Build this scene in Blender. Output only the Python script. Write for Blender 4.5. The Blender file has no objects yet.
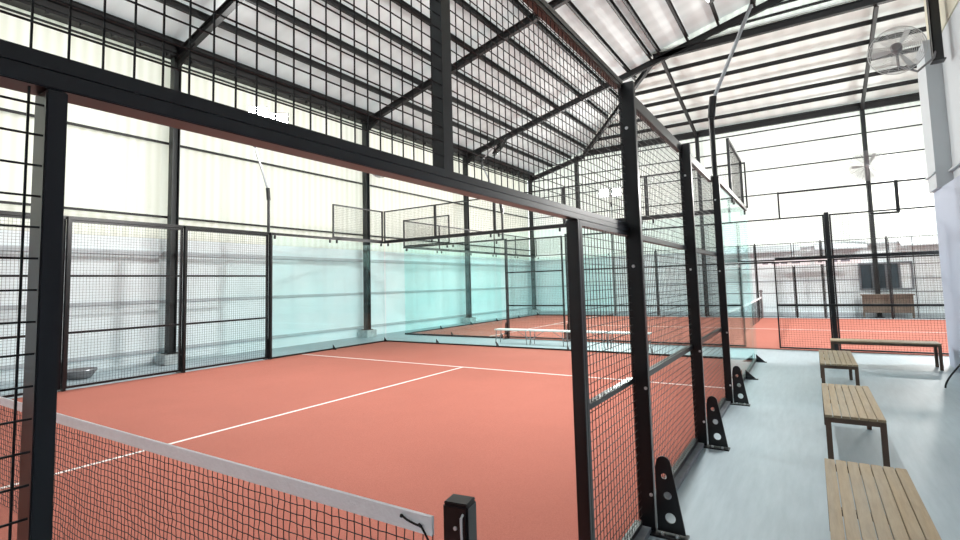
import bpy, bmesh, math, random
from mathutils import Vector, Matrix
random.seed(7)
S = bpy.context.scene
COL = S.collection
PI = math.pi

# ------------------------------------------------------------------ materials
def new_mat(name):
    m = bpy.data.materials.new(name); m.use_nodes = True
    nt = m.node_tree; nt.nodes.clear()
    out = nt.nodes.new('ShaderNodeOutputMaterial')
    return m, nt, out
def N(nt, t, **kw):
    n = nt.nodes.new(t)
    for k, v in kw.items():
        if k in n.inputs: n.inputs[k].default_value = v
        else: setattr(n, k, v)
    return n
def ramp(nt, fac, stops):
    r = nt.nodes.new('ShaderNodeValToRGB')
    e = r.color_ramp.elements
    while len(e) < len(stops): e.new(0.5)
    for el, (p, c) in zip(e, stops): el.position = p; el.color = (*c, 1)
    nt.links.new(fac, r.inputs['Fac']); return r
def simple(name, col, rough=.5, metal=0., var=.12, scale=6., bump=0., spec=.5, stretch=None, bscale=None):
    """principled surface with a soft procedural variation of its colour"""
    m, nt, out = new_mat(name); L = nt.links.new
    tc = N(nt, 'ShaderNodeTexCoord'); mp = N(nt, 'ShaderNodeMapping')
    if stretch: mp.inputs['Scale'].default_value = stretch
    L(tc.outputs['Object'], mp.inputs['Vector'])
    no = N(nt, 'ShaderNodeTexNoise', Scale=scale, Detail=4.0); L(mp.outputs[0], no.inputs['Vector'])
    lo = tuple(c*(1-var) for c in col); hi = tuple(min(1, c*(1+var)) for c in col)
    r = ramp(nt, no.outputs['Fac'], [(.3, lo), (.7, hi)])
    p = N(nt, 'ShaderNodeBsdfPrincipled', Roughness=rough, Metallic=metal)
    p.inputs['Specular IOR Level'].default_value = spec
    L(r.outputs[0], p.inputs['Base Color']); L(p.outputs[0], out.inputs[0])
    if bump:
        nb = N(nt, 'ShaderNodeTexNoise', Scale=bscale or scale*20, Detail=3.0); L(mp.outputs[0], nb.inputs['Vector'])
        b = N(nt, 'ShaderNodeBump', Strength=bump, Distance=.01); L(nb.outputs['Fac'], b.inputs['Height']); L(b.outputs[0], p.inputs['Normal'])
    return m

M = {}
M['black'] = simple('black_paint', (.0045, .005, .0065), .32, var=.25, scale=9, spec=.5)
M['dark_steel'] = simple('dark_steel_paint', (.004, .0045, .0055), .55, var=.3, scale=5)
M['wire'] = simple('black_wire', (.005, .006, .007), .5, var=.1, spec=.3)
M['column'] = simple('column_paint', (.010, .015, .016), .5, var=.2)
M['silver'] = simple('galvanised_steel', (.45, .47, .5), .3, metal=.9, var=.1, scale=20)
M['bolt'] = simple('bolt_steel', (.75, .76, .78), .3, metal=.5, var=.05)
M['white_plastic'] = simple('white_plastic', (.8, .8, .8), .4, var=.04)
M['grey_wire'] = simple('grey_guard_wire', (.55, .57, .57), .4, var=.1)
M['grey_plastic'] = simple('grey_plastic', (.2, .2, .21), .5, var=.15)
M['concrete'] = simple('concrete', (.42, .46, .47), .8, var=.2, scale=8, bump=.3)
M['tape'] = simple('white_net_tape', (.92, .93, .97), .7, var=.03, scale=14, bump=.3, bscale=60)
M['cord'] = simple('black_cord', (.01, .01, .012), .8, var=.2)
M['line'] = simple('white_line', (.82, .80, .78), .8, var=.06, scale=30)
M['plaster'] = simple('white_plaster', (.84, .93, .96), .8, var=.03, scale=1.3)
M['side_wall'] = simple('bluish_wall_paint', (.42, .48, .60), .6, var=.03, scale=.8)
M['side_upper'] = simple('pale_wall_paint', (.56, .61, .64), .7, var=.03, scale=.8)
M['cream'] = simple('cream_wall_paint', (.62, .62, .5), .7, var=.03, scale=.8)
M['kerb'] = simple('grey_kerb', (.22, .24, .26), .6, var=.15, scale=12)
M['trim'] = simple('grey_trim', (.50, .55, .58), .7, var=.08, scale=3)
M['brown'] = simple('brown_board', (.17, .14, .11), .6, var=.15, scale=5)
M['window_glass'] = simple('dark_window_glass', (.03, .045, .055), .15, var=.3, scale=2)
M['frame_grey'] = simple('window_frame_grey', (.16, .18, .20), .5, var=.1)
M['banner'] = simple('white_banner', (.82, .82, .86), .6, var=.02)
M['print'] = simple('grey_print', (.2, .2, .24), .6, var=.2, scale=20)
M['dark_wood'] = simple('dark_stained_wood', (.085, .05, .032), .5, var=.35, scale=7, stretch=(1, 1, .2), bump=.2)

def mat_wood():
    m, nt, out = new_mat('weathered_teak'); L = nt.links.new
    tc = N(nt, 'ShaderNodeTexCoord'); mp = N(nt, 'ShaderNodeMapping'); mp.inputs['Scale'].default_value = (14, 1.3, 14)
    L(tc.outputs['Object'], mp.inputs['Vector'])
    n1 = N(nt, 'ShaderNodeTexNoise', Scale=3.0, Detail=8.0, Roughness=.7); L(mp.outputs[0], n1.inputs['Vector'])
    mp2 = N(nt, 'ShaderNodeMapping'); mp2.inputs['Scale'].default_value = (17, .9, 1); L(tc.outputs['Object'], mp2.inputs['Vector'])
    n2 = N(nt, 'ShaderNodeTexNoise', Scale=1.0, Detail=2.0); L(mp2.outputs[0], n2.inputs['Vector'])
    r1 = ramp(nt, n1.outputs['Fac'], [(.25, (.15, .115, .07)), (.5, (.30, .235, .15)), (.75, (.43, .345, .225))])
    r2 = ramp(nt, n2.outputs['Fac'], [(.3, (.34, .30, .225)), (.7, (.40, .29, .155))])
    mx = N(nt, 'ShaderNodeMixRGB', blend_type='MIX'); mx.inputs[0].default_value = .45
    L(r1.outputs[0], mx.inputs[1]); L(r2.outputs[0], mx.inputs[2])
    p = N(nt, 'ShaderNodeBsdfPrincipled', Roughness=.6); L(mx.outputs[0], p.inputs['Base Color'])
    b = N(nt, 'ShaderNodeBump', Strength=.25, Distance=.004); L(n1.outputs['Fac'], b.inputs['Height']); L(b.outputs[0], p.inputs['Normal'])
    L(p.outputs[0], out.inputs[0]); return m
M['wood'] = mat_wood()

def mat_turf():
    m, nt, out = new_mat('red_court_turf'); L = nt.links.new
    tc = N(nt, 'ShaderNodeTexCoord')
    n1 = N(nt, 'ShaderNodeTexNoise', Scale=260.0, Detail=3.0, Roughness=.7); L(tc.outputs['Object'], n1.inputs['Vector'])
    n2 = N(nt, 'ShaderNodeTexNoise', Scale=.9, Detail=4.0); L(tc.outputs['Object'], n2.inputs['Vector'])
    r1 = ramp(nt, n1.outputs['Fac'], [(.3, (.335, .100, .070)), (.7, (.56, .200, .150))])
    r2 = ramp(nt, n2.outputs['Fac'], [(.3, (.92, .92, .92)), (.7, (1.0, 1.0, 1.0))])
    mx = N(nt, 'ShaderNodeMixRGB', blend_type='MULTIPLY'); mx.inputs[0].default_value = 1
    L(r1.outputs[0], mx.inputs[1]); L(r2.outputs[0], mx.inputs[2])
    p = N(nt, 'ShaderNodeBsdfPrincipled', Roughness=.9); p.inputs['Specular IOR Level'].default_value = .25
    L(mx.outputs[0], p.inputs['Base Color'])
    b = N(nt, 'ShaderNodeBump', Strength=.5, Distance=.006); L(n1.outputs['Fac'], b.inputs['Height']); L(b.outputs[0], p.inputs['Normal'])
    L(p.outputs[0], out.inputs[0]); return m
M['turf'] = mat_turf()

def mat_floor():
    m, nt, out = new_mat('pale_blue_grey_floor'); L = nt.links.new
    tc = N(nt, 'ShaderNodeTexCoord'); mp = N(nt, 'ShaderNodeMapping'); mp.inputs['Scale'].default_value = (6, .7, 1)
    L(tc.outputs['Object'], mp.inputs['Vector'])
    n1 = N(nt, 'ShaderNodeTexNoise', Scale=3.0, Detail=6.0, Roughness=.65); L(mp.outputs[0], n1.inputs['Vector'])
    n2 = N(nt, 'ShaderNodeTexNoise', Scale=.6, Detail=3.0); L(tc.outputs['Object'], n2.inputs['Vector'])
    r1 = ramp(nt, n1.outputs['Fac'], [(.3, (.34, .42, .46)), (.7, (.41, .495, .535))])
    r2 = ramp(nt, n2.outputs['Fac'], [(.3, (.9, .9, .9)), (.7, (1.0, 1.0, 1.0))])
    mx = N(nt, 'ShaderNodeMixRGB', blend_type='MULTIPLY'); mx.inputs[0].default_value = 1
    L(r1.outputs[0], mx.inputs[1]); L(r2.outputs[0], mx.inputs[2])
    p = N(nt, 'ShaderNodeBsdfPrincipled', Roughness=.42); L(mx.outputs[0], p.inputs['Base Color'])
    b = N(nt, 'ShaderNodeBump', Strength=.08, Distance=.01); L(n1.outputs['Fac'], b.inputs['Height']); L(b.outputs[0], p.inputs['Normal'])
    L(p.outputs[0], out.inputs[0]); return m
M['floor'] = mat_floor()

def mat_sheet(name, axis, c1, c2, trans, period=.35, seam=None):
    """translucent ribbed cladding: daylight comes through it from outside"""
    m, nt, out = new_mat(name); L = nt.links.new
    tc = N(nt, 'ShaderNodeTexCoord'); sp = N(nt, 'ShaderNodeSeparateXYZ'); L(tc.outputs['Object'], sp.inputs[0])
    cb = N(nt, 'ShaderNodeCombineXYZ'); L(sp.outputs[axis], cb.inputs['X'])
    n1 = N(nt, 'ShaderNodeTexNoise', Scale=4.5, Detail=3.0); L(cb.outputs[0], n1.inputs['Vector'])
    wv = N(nt, 'ShaderNodeTexWave', Scale=1/period*.5, wave_profile='SIN'); L(cb.outputs[0], wv.inputs['Vector'])
    ad = N(nt, 'ShaderNodeMixRGB', blend_type='MIX'); ad.inputs[0].default_value = .35
    L(n1.outputs['Fac'], ad.inputs[1]); L(wv.outputs['Fac'], ad.inputs[2])
    r = ramp(nt, ad.outputs[0], [(.25, c1), (.7, c2)])
    if seam:   # lapped joints between the sheets
        m1 = N(nt, 'ShaderNodeMath', operation='FRACT'); dv = N(nt, 'ShaderNodeMath', operation='DIVIDE'); dv.inputs[1].default_value = seam
        L(sp.outputs[axis], dv.inputs[0]); L(dv.outputs[0], m1.inputs[0])
        lt = N(nt, 'ShaderNodeMath', operation='LESS_THAN'); lt.inputs[1].default_value = .03; L(m1.outputs[0], lt.inputs[0])
        mm = N(nt, 'ShaderNodeMixRGB', blend_type='MULTIPLY'); mm.inputs[2].default_value = (.72, .72, .72, 1)
        L(lt.outputs[0], mm.inputs[0]); L(r.outputs[0], mm.inputs[1]); r = mm
    d = N(nt, 'ShaderNodeBsdfDiffuse'); t = N(nt, 'ShaderNodeBsdfTranslucent')
    L(r.outputs[0], d.inputs['Color']); L(r.outputs[0], t.inputs['Color'])
    mx = N(nt, 'ShaderNodeMixShader'); mx.inputs[0].default_value = trans
    L(d.outputs[0], mx.inputs[1]); L(t.outputs[0], mx.inputs[2]); L(mx.outputs[0], out.inputs[0])
    return m
M['clad_left'] = mat_sheet('translucent_wall_sheet_left', 'Y', (.76, .775, .705), (.87, .885, .835), .34)
M['clad_end'] = mat_sheet('translucent_wall_sheet_end', 'X', (.80, .825, .79), (.90, .92, .88), .37)
M['roof_main'] = mat_sheet('insulated_roof_sheet_main', 'Y', (.66, .70, .70), (.72, .76, .76), .25, 1.0)
M['roof_end'] = mat_sheet('insulated_roof_sheet_end', 'X', (.68, .71, .69), (.75, .78, .76), .25, 1.0)

def mat_glass():
    m, nt, out = new_mat('court_glass'); L = nt.links.new
    tc = N(nt, 'ShaderNodeTexCoord'); no = N(nt, 'ShaderNodeTexNoise', Scale=1.2); L(tc.outputs['Object'], no.inputs['Vector'])
    r = ramp(nt, no.outputs['Fac'], [(.3, (.90, .985, .98)), (.7, (.945, .995, .99))])
    t = N(nt, 'ShaderNodeBsdfTransparent'); L(r.outputs[0], t.inputs['Color'])
    g = N(nt, 'ShaderNodeBsdfGlossy', Roughness=.03); g.inputs['Color'].default_value = (.85, 1, 1, 1)
    lw = N(nt, 'ShaderNodeLayerWeight', Blend=.5); pw = N(nt, 'ShaderNodeMath', operation='POWER'); pw.inputs[1].default_value = 5
    L(lw.outputs['Facing'], pw.inputs[0])
    ma = N(nt, 'ShaderNodeMath', operation='MULTIPLY_ADD'); ma.inputs[1].default_value = .7; ma.inputs[2].default_value = .03; L(pw.outputs[0], ma.inputs[0])
    mx = N(nt, 'ShaderNodeMixShader'); L(ma.outputs[0], mx.inputs[0]); L(t.outputs[0], mx.inputs[1]); L(g.outputs[0], mx.inputs[2])
    L(mx.outputs[0], out.inputs[0]); return m
M['glass'] = mat_glass()
def mat_emit(name, c, s):
    m, nt, out = new_mat(name); e = N(nt, 'ShaderNodeEmission', Strength=s); e.inputs['Color'].default_value = (*c, 1)
    nt.links.new(e.outputs[0], out.inputs[0]); return m
M['led'] = mat_emit('lit_led_panel', (1, .99, .96), 75)

# ------------------------------------------------------------------ mesh builder
class MB:
    def __init__(s): s.v = []; s.f = []
    def add(s, vs, fs):
        o = len(s.v); s.v += [tuple(v) for v in vs]; s.f += [tuple(o+i for i in f) for f in fs]; return s
    def box(s, x0, x1, y0, y1, z0, z1):
        x0, x1 = sorted((x0, x1)); y0, y1 = sorted((y0, y1)); z0, z1 = sorted((z0, z1))
        return s.add([(x0,y0,z0),(x1,y0,z0),(x1,y1,z0),(x0,y1,z0),(x0,y0,z1),(x1,y0,z1),(x1,y1,z1),(x0,y1,z1)],
                     [(0,3,2,1),(4,5,6,7),(0,1,5,4),(1,2,6,5),(2,3,7,6),(3,0,4,7)])
    def bar(s, a, b, w, h=None, up=(0,0,1), n=4, caps=True):
        """prism between two points; n=4 rectangular w x h (h along 'up'), else round diameter w"""
        a = Vector(a); b = Vector(b); d = (b-a).normalized(); up = Vector(up)
        if abs(d.dot(up)) > .95: up = Vector((1,0,0)) if abs(d.x) < .9 else Vector((0,1,0))
        r = d.cross(up).normalized(); u = r.cross(d)
        h = w if h is None else h
        if n == 4: ring = [(-.5,-.5),(.5,-.5),(.5,.5),(-.5,.5)]
        else: ring = [(.5*math.cos(2*PI*i/n), .5*math.sin(2*PI*i/n)) for i in range(n)]
        vs = [a+r*(w*p)+u*(h*q) for p, q in ring] + [b+r*(w*p)+u*(h*q) for p, q in ring]
        fs = [(i, (i+1) % n, n+(i+1) % n, n+i) for i in range(n)]
        if caps: fs += [tuple(range(n))[::-1], tuple(range(n, 2*n))]
        return s.add(vs, fs)
    def path(s, pts, d, n=8):
        """round tube through points with shared rings"""
        P = [Vector(p) for p in pts]; o = len(s.v); up = Vector((.31,.17,.93)).normalized()
        for i, p in enumerate(P):
            t = (P[min(i+1, len(P)-1)]-P[max(i-1, 0)]).normalized()
            r = t.cross(up).normalized(); u = r.cross(t)
            s.v += [tuple(p+r*(d/2*math.cos(2*PI*k/n))+u*(d/2*math.sin(2*PI*k/n))) for k in range(n)]
        for i in range(len(P)-1):
            for k in range(n): s.f.append((o+i*n+k, o+i*n+(k+1) % n, o+(i+1)*n+(k+1) % n, o+(i+1)*n+k))
        s.f += [tuple(o+k for k in range(n))[::-1], tuple(o+(len(P)-1)*n+k for k in range(n))]
        return s
    def lathe(s, prof, c=(0,0,0), ax=(0,0,1), n=24):
        ax = Vector(ax).normalized(); t = Vector((1,0,0)) if abs(ax.x) < .9 else Vector((0,1,0))
        r = ax.cross(t).normalized(); u = ax.cross(r); c = Vector(c); o = len(s.v)
        for rad, h in prof:
            for k in range(n):
                a = 2*PI*k/n; s.v.append(tuple(c+ax*h+r*(rad*math.cos(a))+u*(rad*math.sin(a))))
        for i in range(len(prof)-1):
            for k in range(n): s.f.append((o+i*n+k, o+i*n+(k+1) % n, o+(i+1)*n+(k+1) % n, o+(i+1)*n+k))
        return s
    def ring(s, c, ax, R, d, n=32, m=5):
        ax = Vector(ax).normalized(); t = Vector((1,0,0)) if abs(ax.x) < .9 else Vector((0,1,0))
        r = ax.cross(t).normalized(); u = ax.cross(r); c = Vector(c); o = len(s.v)
        for i in range(n):
            a = 2*PI*i/n; e = r*math.cos(a)+u*math.sin(a)
            for k in range(m):
                b = 2*PI*k/m; s.v.append(tuple(c+e*(R+d/2*math.cos(b))+ax*(d/2*math.sin(b))))
        for i in range(n):
            for k in range(m):
                s.f.append((o+i*m+k, o+((i+1) % n)*m+k, o+((i+1) % n)*m+(k+1) % m, o+i*m+(k+1) % m))
        return s

def setp(o, label=None, cat=None, group=None, kind=None):
    if label: o['label'] = label
    if cat: o['category'] = cat
    if group: o['group'] = group
    if kind: o['kind'] = kind
    return o
def mesh_obj(name, mb, mat, parent=None, bevel=0, smooth=False, label=None):
    me = bpy.data.meshes.new(name)
    off = Vector(parent['_w']) if parent is not None and '_w' in parent else Vector((0,0,0))
    me.from_pydata([tuple(Vector(v)-off) for v in mb.v], [], mb.f)
    me.materials.append(M[mat]); me.update()
    bm = bmesh.new(); bm.from_mesh(me); bmesh.ops.recalc_face_normals(bm, faces=bm.faces)
    if bevel: bmesh.ops.bevel(bm, geom=bm.edges[:], offset=bevel, segments=2, affect='EDGES', clamp_overlap=True)
    bm.to_mesh(me); bm.free()
    if smooth:
        for p in me.polygons: p.use_smooth = True
    o = bpy.data.objects.new(name, me); COL.objects.link(o)
    if parent is not None:
        o.parent = parent
        if '_w' in parent: o['_w'] = parent['_w']
    if label: o['label'] = label
    return o
def thing(name, loc, label, cat, group=None):
    e = bpy.data.objects.new(name, None); COL.objects.link(e); e.location = loc; e.empty_display_size = .1
    e['_w'] = list(loc); setp(e, label, cat, group); return e
def solo(name, mb, mat, loc, label, cat, group=None, bevel=0, smooth=False):
    """a top-level thing that is a single mesh, its origin at its base"""
    tmp = {'_w': loc}
    me = MB(); me.v = [tuple(Vector(v)-Vector(loc)) for v in mb.v]; me.f = mb.f
    o = mesh_obj(name, me, mat, None, bevel, smooth); o.location = loc
    return setp(o, label, cat, group)
def struct(name, mb, mat, bevel=0, parent=None):
    o = mesh_obj(name, mb, mat, parent, bevel)
    if parent is None: o['kind'] = 'structure'
    return o
def copy_tree(o, parent=None):
    c = o.copy(); COL.objects.link(c); c.parent = parent
    for ch in list(o.children):
        copy_tree(ch, c)
    return c
def place(root, loc, rz=0, label=None, cat=None, group=None):
    c = copy_tree(root); c.location = loc; c.rotation_euler.z = rz
    if label: c['label'] = label
    if cat: c['category'] = cat
    if group: c['group'] = group
    return c
ORD = ['first','second','third','fourth','fifth','sixth','seventh','eighth','ninth','tenth','eleventh','twelfth','thirteenth']

# ------------------------------------------------------------------ setting: floors
struct('floor', MB().box(-13, 15, -11, 24.5, -.12, 0), 'floor')
struct('trim_1', MB().box(-9.98, -.06, -10.2, 9.98, .001, .014), 'turf')        # first court's turf
struct('trim_2', MB().box(-10.95, 9.0, 12.02, 22.2, .001, .014), 'turf')        # second court's turf
ln = MB()
ln.box(-9.97, -.07, 6.93, 6.98, .0145, .016); ln.box(-5.025, -4.975, -7.3, 6.93, .0145, .016)
ln.box(-9.97, -.07, -7.35, -7.3, .0145, .016)
struct('trim_3', ln, 'line')
ln = MB()
for x in (-7.7, 6.2): ln.box(x-.025, x+.025, 12.05, 22.17, .0145, .016)
ln.box(-7.7, 6.2, 17.08, 17.13, .0145, .016)
struct('trim_4', ln, 'line')

# ------------------------------------------------------------------ setting: walls and roof
XL = -12.0; YE = 23.62
struct('wall_left', MB().box(XL-.15, XL, -11, YE, 0, 2.95), 'plaster')
struct('wall_left_cladding', MB().box(XL-.04, XL-.01, -11, YE, 2.95, 7.62), 'clad_left')
struct('wall_end', MB().box(XL, 9.8, YE, YE+.15, 0, 2.85), 'plaster')
ZS = .26
def zmain(x): return 7.62 + ZS*(x+11.6)
def zend(y): return 8.40 + (23.4-y)*.215
XR = 1.4                    # ridge
x_hip = lambda y: -11.6 + (zend(y)-7.62)/ZS
o_ = .13
g = MB()   # end gable cladding under the rising eave
prof = [(XL, 7.5), (-9.0, 8.28), (9.8, 8.28)]
xh_ = x_hip(YE+.02)
zh_ = zend(YE)+o_+.02
g.add([(XL,YE+.02,2.85),(9.8,YE+.02,2.85),(9.8,YE+.02,zh_),(xh_,YE+.02,zh_),(XL,YE+.02,zmain(XL)+o_+.02),
       (XL,YE+.05,2.85),(9.8,YE+.05,2.85),(9.8,YE+.05,zh_),(xh_,YE+.05,zh_),(XL,YE+.05,zmain(XL)+o_+.02)],
      [(0,1,2,3,4),(9,8,7,6,5),(0,5,6,1),(1,6,7,2),(2,7,8,3),(3,8,9,4),(4,9,5,0)])
struct('wall_end_cladding', g, 'clad_end')
struct('wall_far_right', MB().box(9.8, 9.9, 6, YE, 0, 9.6), 'clad_left')
struct('wall_back', MB().box(XL, 15, -11.2, -11, 0, 8.5), 'plaster')
# wall beside the benches: bluish lower part, pale upper part set back, cream top
struct('wall_right', MB().box(2.96, 3.3, -11, 10.8, 0, 3.12), 'side_wall')
struct('wall_right_upper', MB().box(3.12, 3.3, -11, 10.6, 3.12, 5.75), 'side_upper')
struct('wall_right_top', MB().box(3.1, 3.3, -11, 10.9, 5.75, 10.2), 'cream')
struct('trim_5', MB().box(2.9, 3.25, 10.1, 10.82, 3.12, 5.75), 'side_upper')     # pilaster
struct('trim_6', MB().box(3.06,3.12,-11,10.1,3.37,3.40).box(2.87,2.9,10.08,10.84,3.37,3.40), 'trim')

rt = .05
def sheet(name, top, mat):
    n = len(top); mb = MB()
    mb.add([(x,y,z) for x,y,z in top]+[(x,y,z+rt) for x,y,z in top],
           [tuple(range(n)), tuple(range(2*n-1, n-1, -1))]+[(i,(i+1)%n,n+(i+1)%n,n+i) for i in range(n)])
    return struct(name, mb, mat)
o_ = .13
sheet('ceiling', [(XL-.1,-11,zmain(XL-.1)+o_),(XR,-11,zmain(XR)+o_),(XR,17.1,zmain(XR)+o_),(x_hip(17)+.02,17.1,zmain(x_hip(17)+.02)+o_),
                  (x_hip(YE)+.02,YE+.1,zmain(x_hip(YE)+.02)+o_),(XL-.1,YE+.1,zmain(XL-.1)+o_)], 'roof_main')
sheet('ceiling_end', [(x_hip(17)-.03,17,zend(17)+o_),(9.9,17,zend(17)+o_),(9.9,YE+.2,zend(YE+.2)+o_),(x_hip(YE+.2)-.03,YE+.2,zend(YE+.2)+o_)], 'roof_end')
sheet('ceiling_right', [(XR,-11,zmain(XR)+o_),(9.9,-11,zmain(XR)+o_-2.2),(9.9,17,zmain(XR)+o_-2.2),(XR,17,zmain(XR)+o_)], 'roof_main')
# gable infill between end slope and main roof
z0 = zend(17)+o_+rt; g = MB()
xg = x_hip(17)-.3; g.add([(xg,17.05,z0-.12),(9.6,17.05,z0-.12),(XR,17.05,zmain(XR)+o_+.04),(xg,17.08,z0-.12),(9.6,17.08,z0-.12),(XR,17.08,zmain(XR)+o_+.04)],
      [(0,1,2),(5,4,3),(0,3,4,1),(1,4,5,2),(2,5,3,0)])
struct('wall_gable', g, 'clad_end')

# ------------------------------------------------------------------ steel frame of the hall
FY = [4.6, 10.9, 17.0, 23.3]
cn = ['nearest', 'second', 'third', 'corner']
for i, y in enumerate(FY):
    t = thing('steel_column', (-11.68, y, 0), 'dark steel column against the left wall, %s one from the camera' % (cn[i] if i < 3 else 'farthest'), 'column', 'columns along the left wall')
    b = MB(); zt = zmain(-11.68)-.12
    b.box(-11.77,-11.59,y-.085,y-.07,.24,zt).box(-11.77,-11.59,y+.07,y+.085,.24,zt).box(-11.69,-11.67,y-.07,y+.07,.24,zt)
    mesh_obj('column_shaft', b, 'column', t)
    mesh_obj('concrete_pedestal', MB().box(-11.9,-11.46,y-.22,y+.22,0,.24), 'concrete', t, bevel=.015, label='grey concrete pedestal')
    mesh_obj('base_plate', MB().box(-11.82,-11.54,y-.14,y+.14,.24,.26), 'dark_steel', t)
for x, lb in ((-8.95,'left of the gable roof kink'),(-3.0,'below the roof junction'),(3.12,'behind the round fan near the white wall'),(8.6,'beyond the white wall')):
    t = thing('steel_column', (x, 23.3, 0), 'dark steel column on the end wall, '+lb, 'column', 'columns along the end wall')
    zt = 8.26; y = 23.3
    b = MB().box(x-.075,x-.06,y-.08,y+.08,.0,zt).box(x+.06,x+.075,y-.08,y+.08,.0,zt).box(x-.06,x+.06,y-.01,y+.01,.0,zt)
    mesh_obj('column_shaft', b, 'column', t)
    mesh_obj('base_plate', MB().box(x-.14,x+.14,y-.14,y+.14,0,.02), 'dark_steel', t)
def ibeam(mb, a, b, w, h):
    a = Vector(a); b = Vector(b); d = (b-a).normalized(); up = Vector((0,0,1)); r = d.cross(up).normalized(); u = r.cross(d)
    for s_ in (-1, 1): mb.bar(a+u*(s_*h/2), b+u*(s_*h/2), w, .02)
    mb.bar(a, b, .02, h)
    return mb
for i, y in enumerate([-1.6]+FY):
    xe = XR if y < 20 else x_hip(23.3)
    mb = MB(); ibeam(mb, (-11.68,y,zmain(-11.68)-.24), (xe,y,zmain(xe)-.24), .13, .20)
    if y < 20:
        ibeam(mb, (XR,y,zmain(XR)-.24), (9.8,y,zmain(XR)-2.4), .13, .20)
        mb.add([(-11.6,y-.012,7.02),(-11.6,y+.012,7.02),(-10.7,y-.012,zmain(-10.7)-.33),(-10.7,y+.012,zmain(-10.7)-.33),(-11.6,y-.012,zmain(-11.6)-.33),(-11.6,y+.012,zmain(-11.6)-.33)],
               [(0,2,4),(1,5,3),(0,1,3,2)])
    where = ['overhead behind the camera line','over the nearest left column','over the second left column','at the junction of the two roof slopes','short one in the far corner'][i]
    solo('roof_rafter', mb, 'dark_steel', (-11.6,y,7.4), 'black steel roof rafter crossing the hall '+where, 'rafter', 'rafters of the main roof')
# main purlins
px = [-11.45,-10.3,-9.22,-8.2,-7.2,-6.2,-5.25,-4.25,-3.38,-3.05,-2.1,-1.1,0.0,1.1]
for i, x in enumerate(px):
    ye = 17.0
    if x < x_hip(17): ye = min(23.4, 23.4-((zmain(x)-8.40)/.215))
    ye = min(ye, 23.4)
    z = zmain(x)
    mb = MB().box(x-.04,x+.04,-11,ye,z-.1,z-.085).box(x-.04,x-.028,-11,ye,z-.1,z+.06).box(x-.04,x+.04,-11,ye,z+.05,z+.06)
    solo('roof_purlin', mb, 'dark_steel', (x,0,z), 'black roof purlin running away from the camera, number %d up from the left eave' % (i+1), 'purlin', 'purlins of the main roof slope')
mb = MB().box(-11.72,-11.5,-11,23.4,7.25+.17,7.55).box(-11.86,-11.56,-11,23.4,7.36,7.42).box(-11.60,-11.56,-11,23.4,7.42,7.72)
for k in range(60): mb.box(-11.60,-11.52,-10.5+k*.57,-10.46+k*.57,7.3,7.37)
solo('eave_beam', mb, 'dark_steel', (-11.6,0,7.3), 'thick black eave beam along the top of the left wall', 'beam')
ibeam(mb := MB(), (x_hip(23.3),23.3,zend(23.3)-.12), (9.8,23.3,zend(23.3)-.12), .16, .24)
mb.box(x_hip(23.3),9.8,23.38,23.42,8.2,8.5)
solo('eave_beam', mb, 'dark_steel', (-9,23.3,8.2), 'thick black eave beam along the top of the end wall', 'beam')
mb = MB(); ibeam(mb, (x_hip(23.3),23.3,zend(23.3)-.2), (x_hip(17),17,zend(17)-.2), .12, .18)
solo('hip_rafter', mb, 'dark_steel', (x_hip(23.3),23.3,8.2), 'black hip rafter slanting up from the far left wall to the roof junction', 'rafter')
for x, lb in ((-3.0,'dropping from the roof junction to the end wall'),(3.12,'above the round fan beside the white wall'),(8.6,'hidden past the white wall')):
    mb = MB(); ibeam(mb, (x,23.3,zend(23.3)-.2), (x,17.0,zend(17)-.2), .1, .14)
    solo('end_slope_rafter', mb, 'dark_steel', (x,23.3,8.2), 'black rafter of the end roof slope, '+lb, 'rafter', 'rafters of the end roof slope')
for i in range(5):
    y = 22.25 - i*1.05; z = zend(y); x0 = x_hip(y)+.06
    xe = 9.8
    mb = MB().box(x0,xe,y-.04,y+.04,z-.1,z-.085).box(x0,xe,y+.028,y+.04,z-.1,z+.06)
    mb.box(x0,xe,y-.04,y-.028,z-.1,z-.04)
    solo('end_slope_purlin', mb, 'dark_steel', (0,y,z), 'black purlin of the end roof slope, %s up from the end wall' % ORD[i], 'purlin', 'purlins of the end roof slope')
mb = MB(); ibeam(mb, (x_hip(17),17,zend(17)-.08), (9.8,17,zend(17)-.08), .16, .22)
solo('junction_beam', mb, 'dark_steel', (-3,17,9.6), 'thick black horizontal beam at the foot of the gable opening', 'beam')
for i, dz in enumerate((.32, .62)):
    z = zend(17)+dz; xs = -11.6+(z-7.62+.3)/ZS
    solo('gable_girt', MB().box(xs,XR+(XR-xs)*.9,16.96,17.02,z-.035,z+.035), 'dark_steel', (xs,17,z), 'thin black girt above the junction beam, %s one' % ('lower','upper')[i], 'girt', 'girts in the gable')
lw = [3.47, 5.27, 6.35, 7.29]
for i, z in enumerate(lw):
    h = .05 if i < 3 else .035
    solo('wall_girt', MB().box(-11.93,-11.88,-11,23.5,z-h/2,z+h/2), 'dark_steel', (-11.9,0,z), 'thin black horizontal girt on the left wall, %s from the bottom' % ORD[i], 'girt', 'girts of the left wall')
for i, z in enumerate((5.23,6.32,7.28,8.02)):
    solo('wall_girt', MB().box(-11.9,9.8,23.48,23.53,z-.022,z+.022), 'dark_steel', (0,23.5,z), 'thin black horizontal girt on the end wall, %s from the bottom' % ORD[i], 'girt', 'girts of the end wall')
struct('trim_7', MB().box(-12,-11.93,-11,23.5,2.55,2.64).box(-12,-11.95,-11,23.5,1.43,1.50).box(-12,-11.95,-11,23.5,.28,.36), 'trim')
struct('trim_8', MB().box(-12,9.8,23.55,23.62,2.82,2.9).box(-12,9.8,23.57,23.62,1.44,1.50).box(-12,9.8,23.56,23.62,.0,.16), 'trim')
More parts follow.
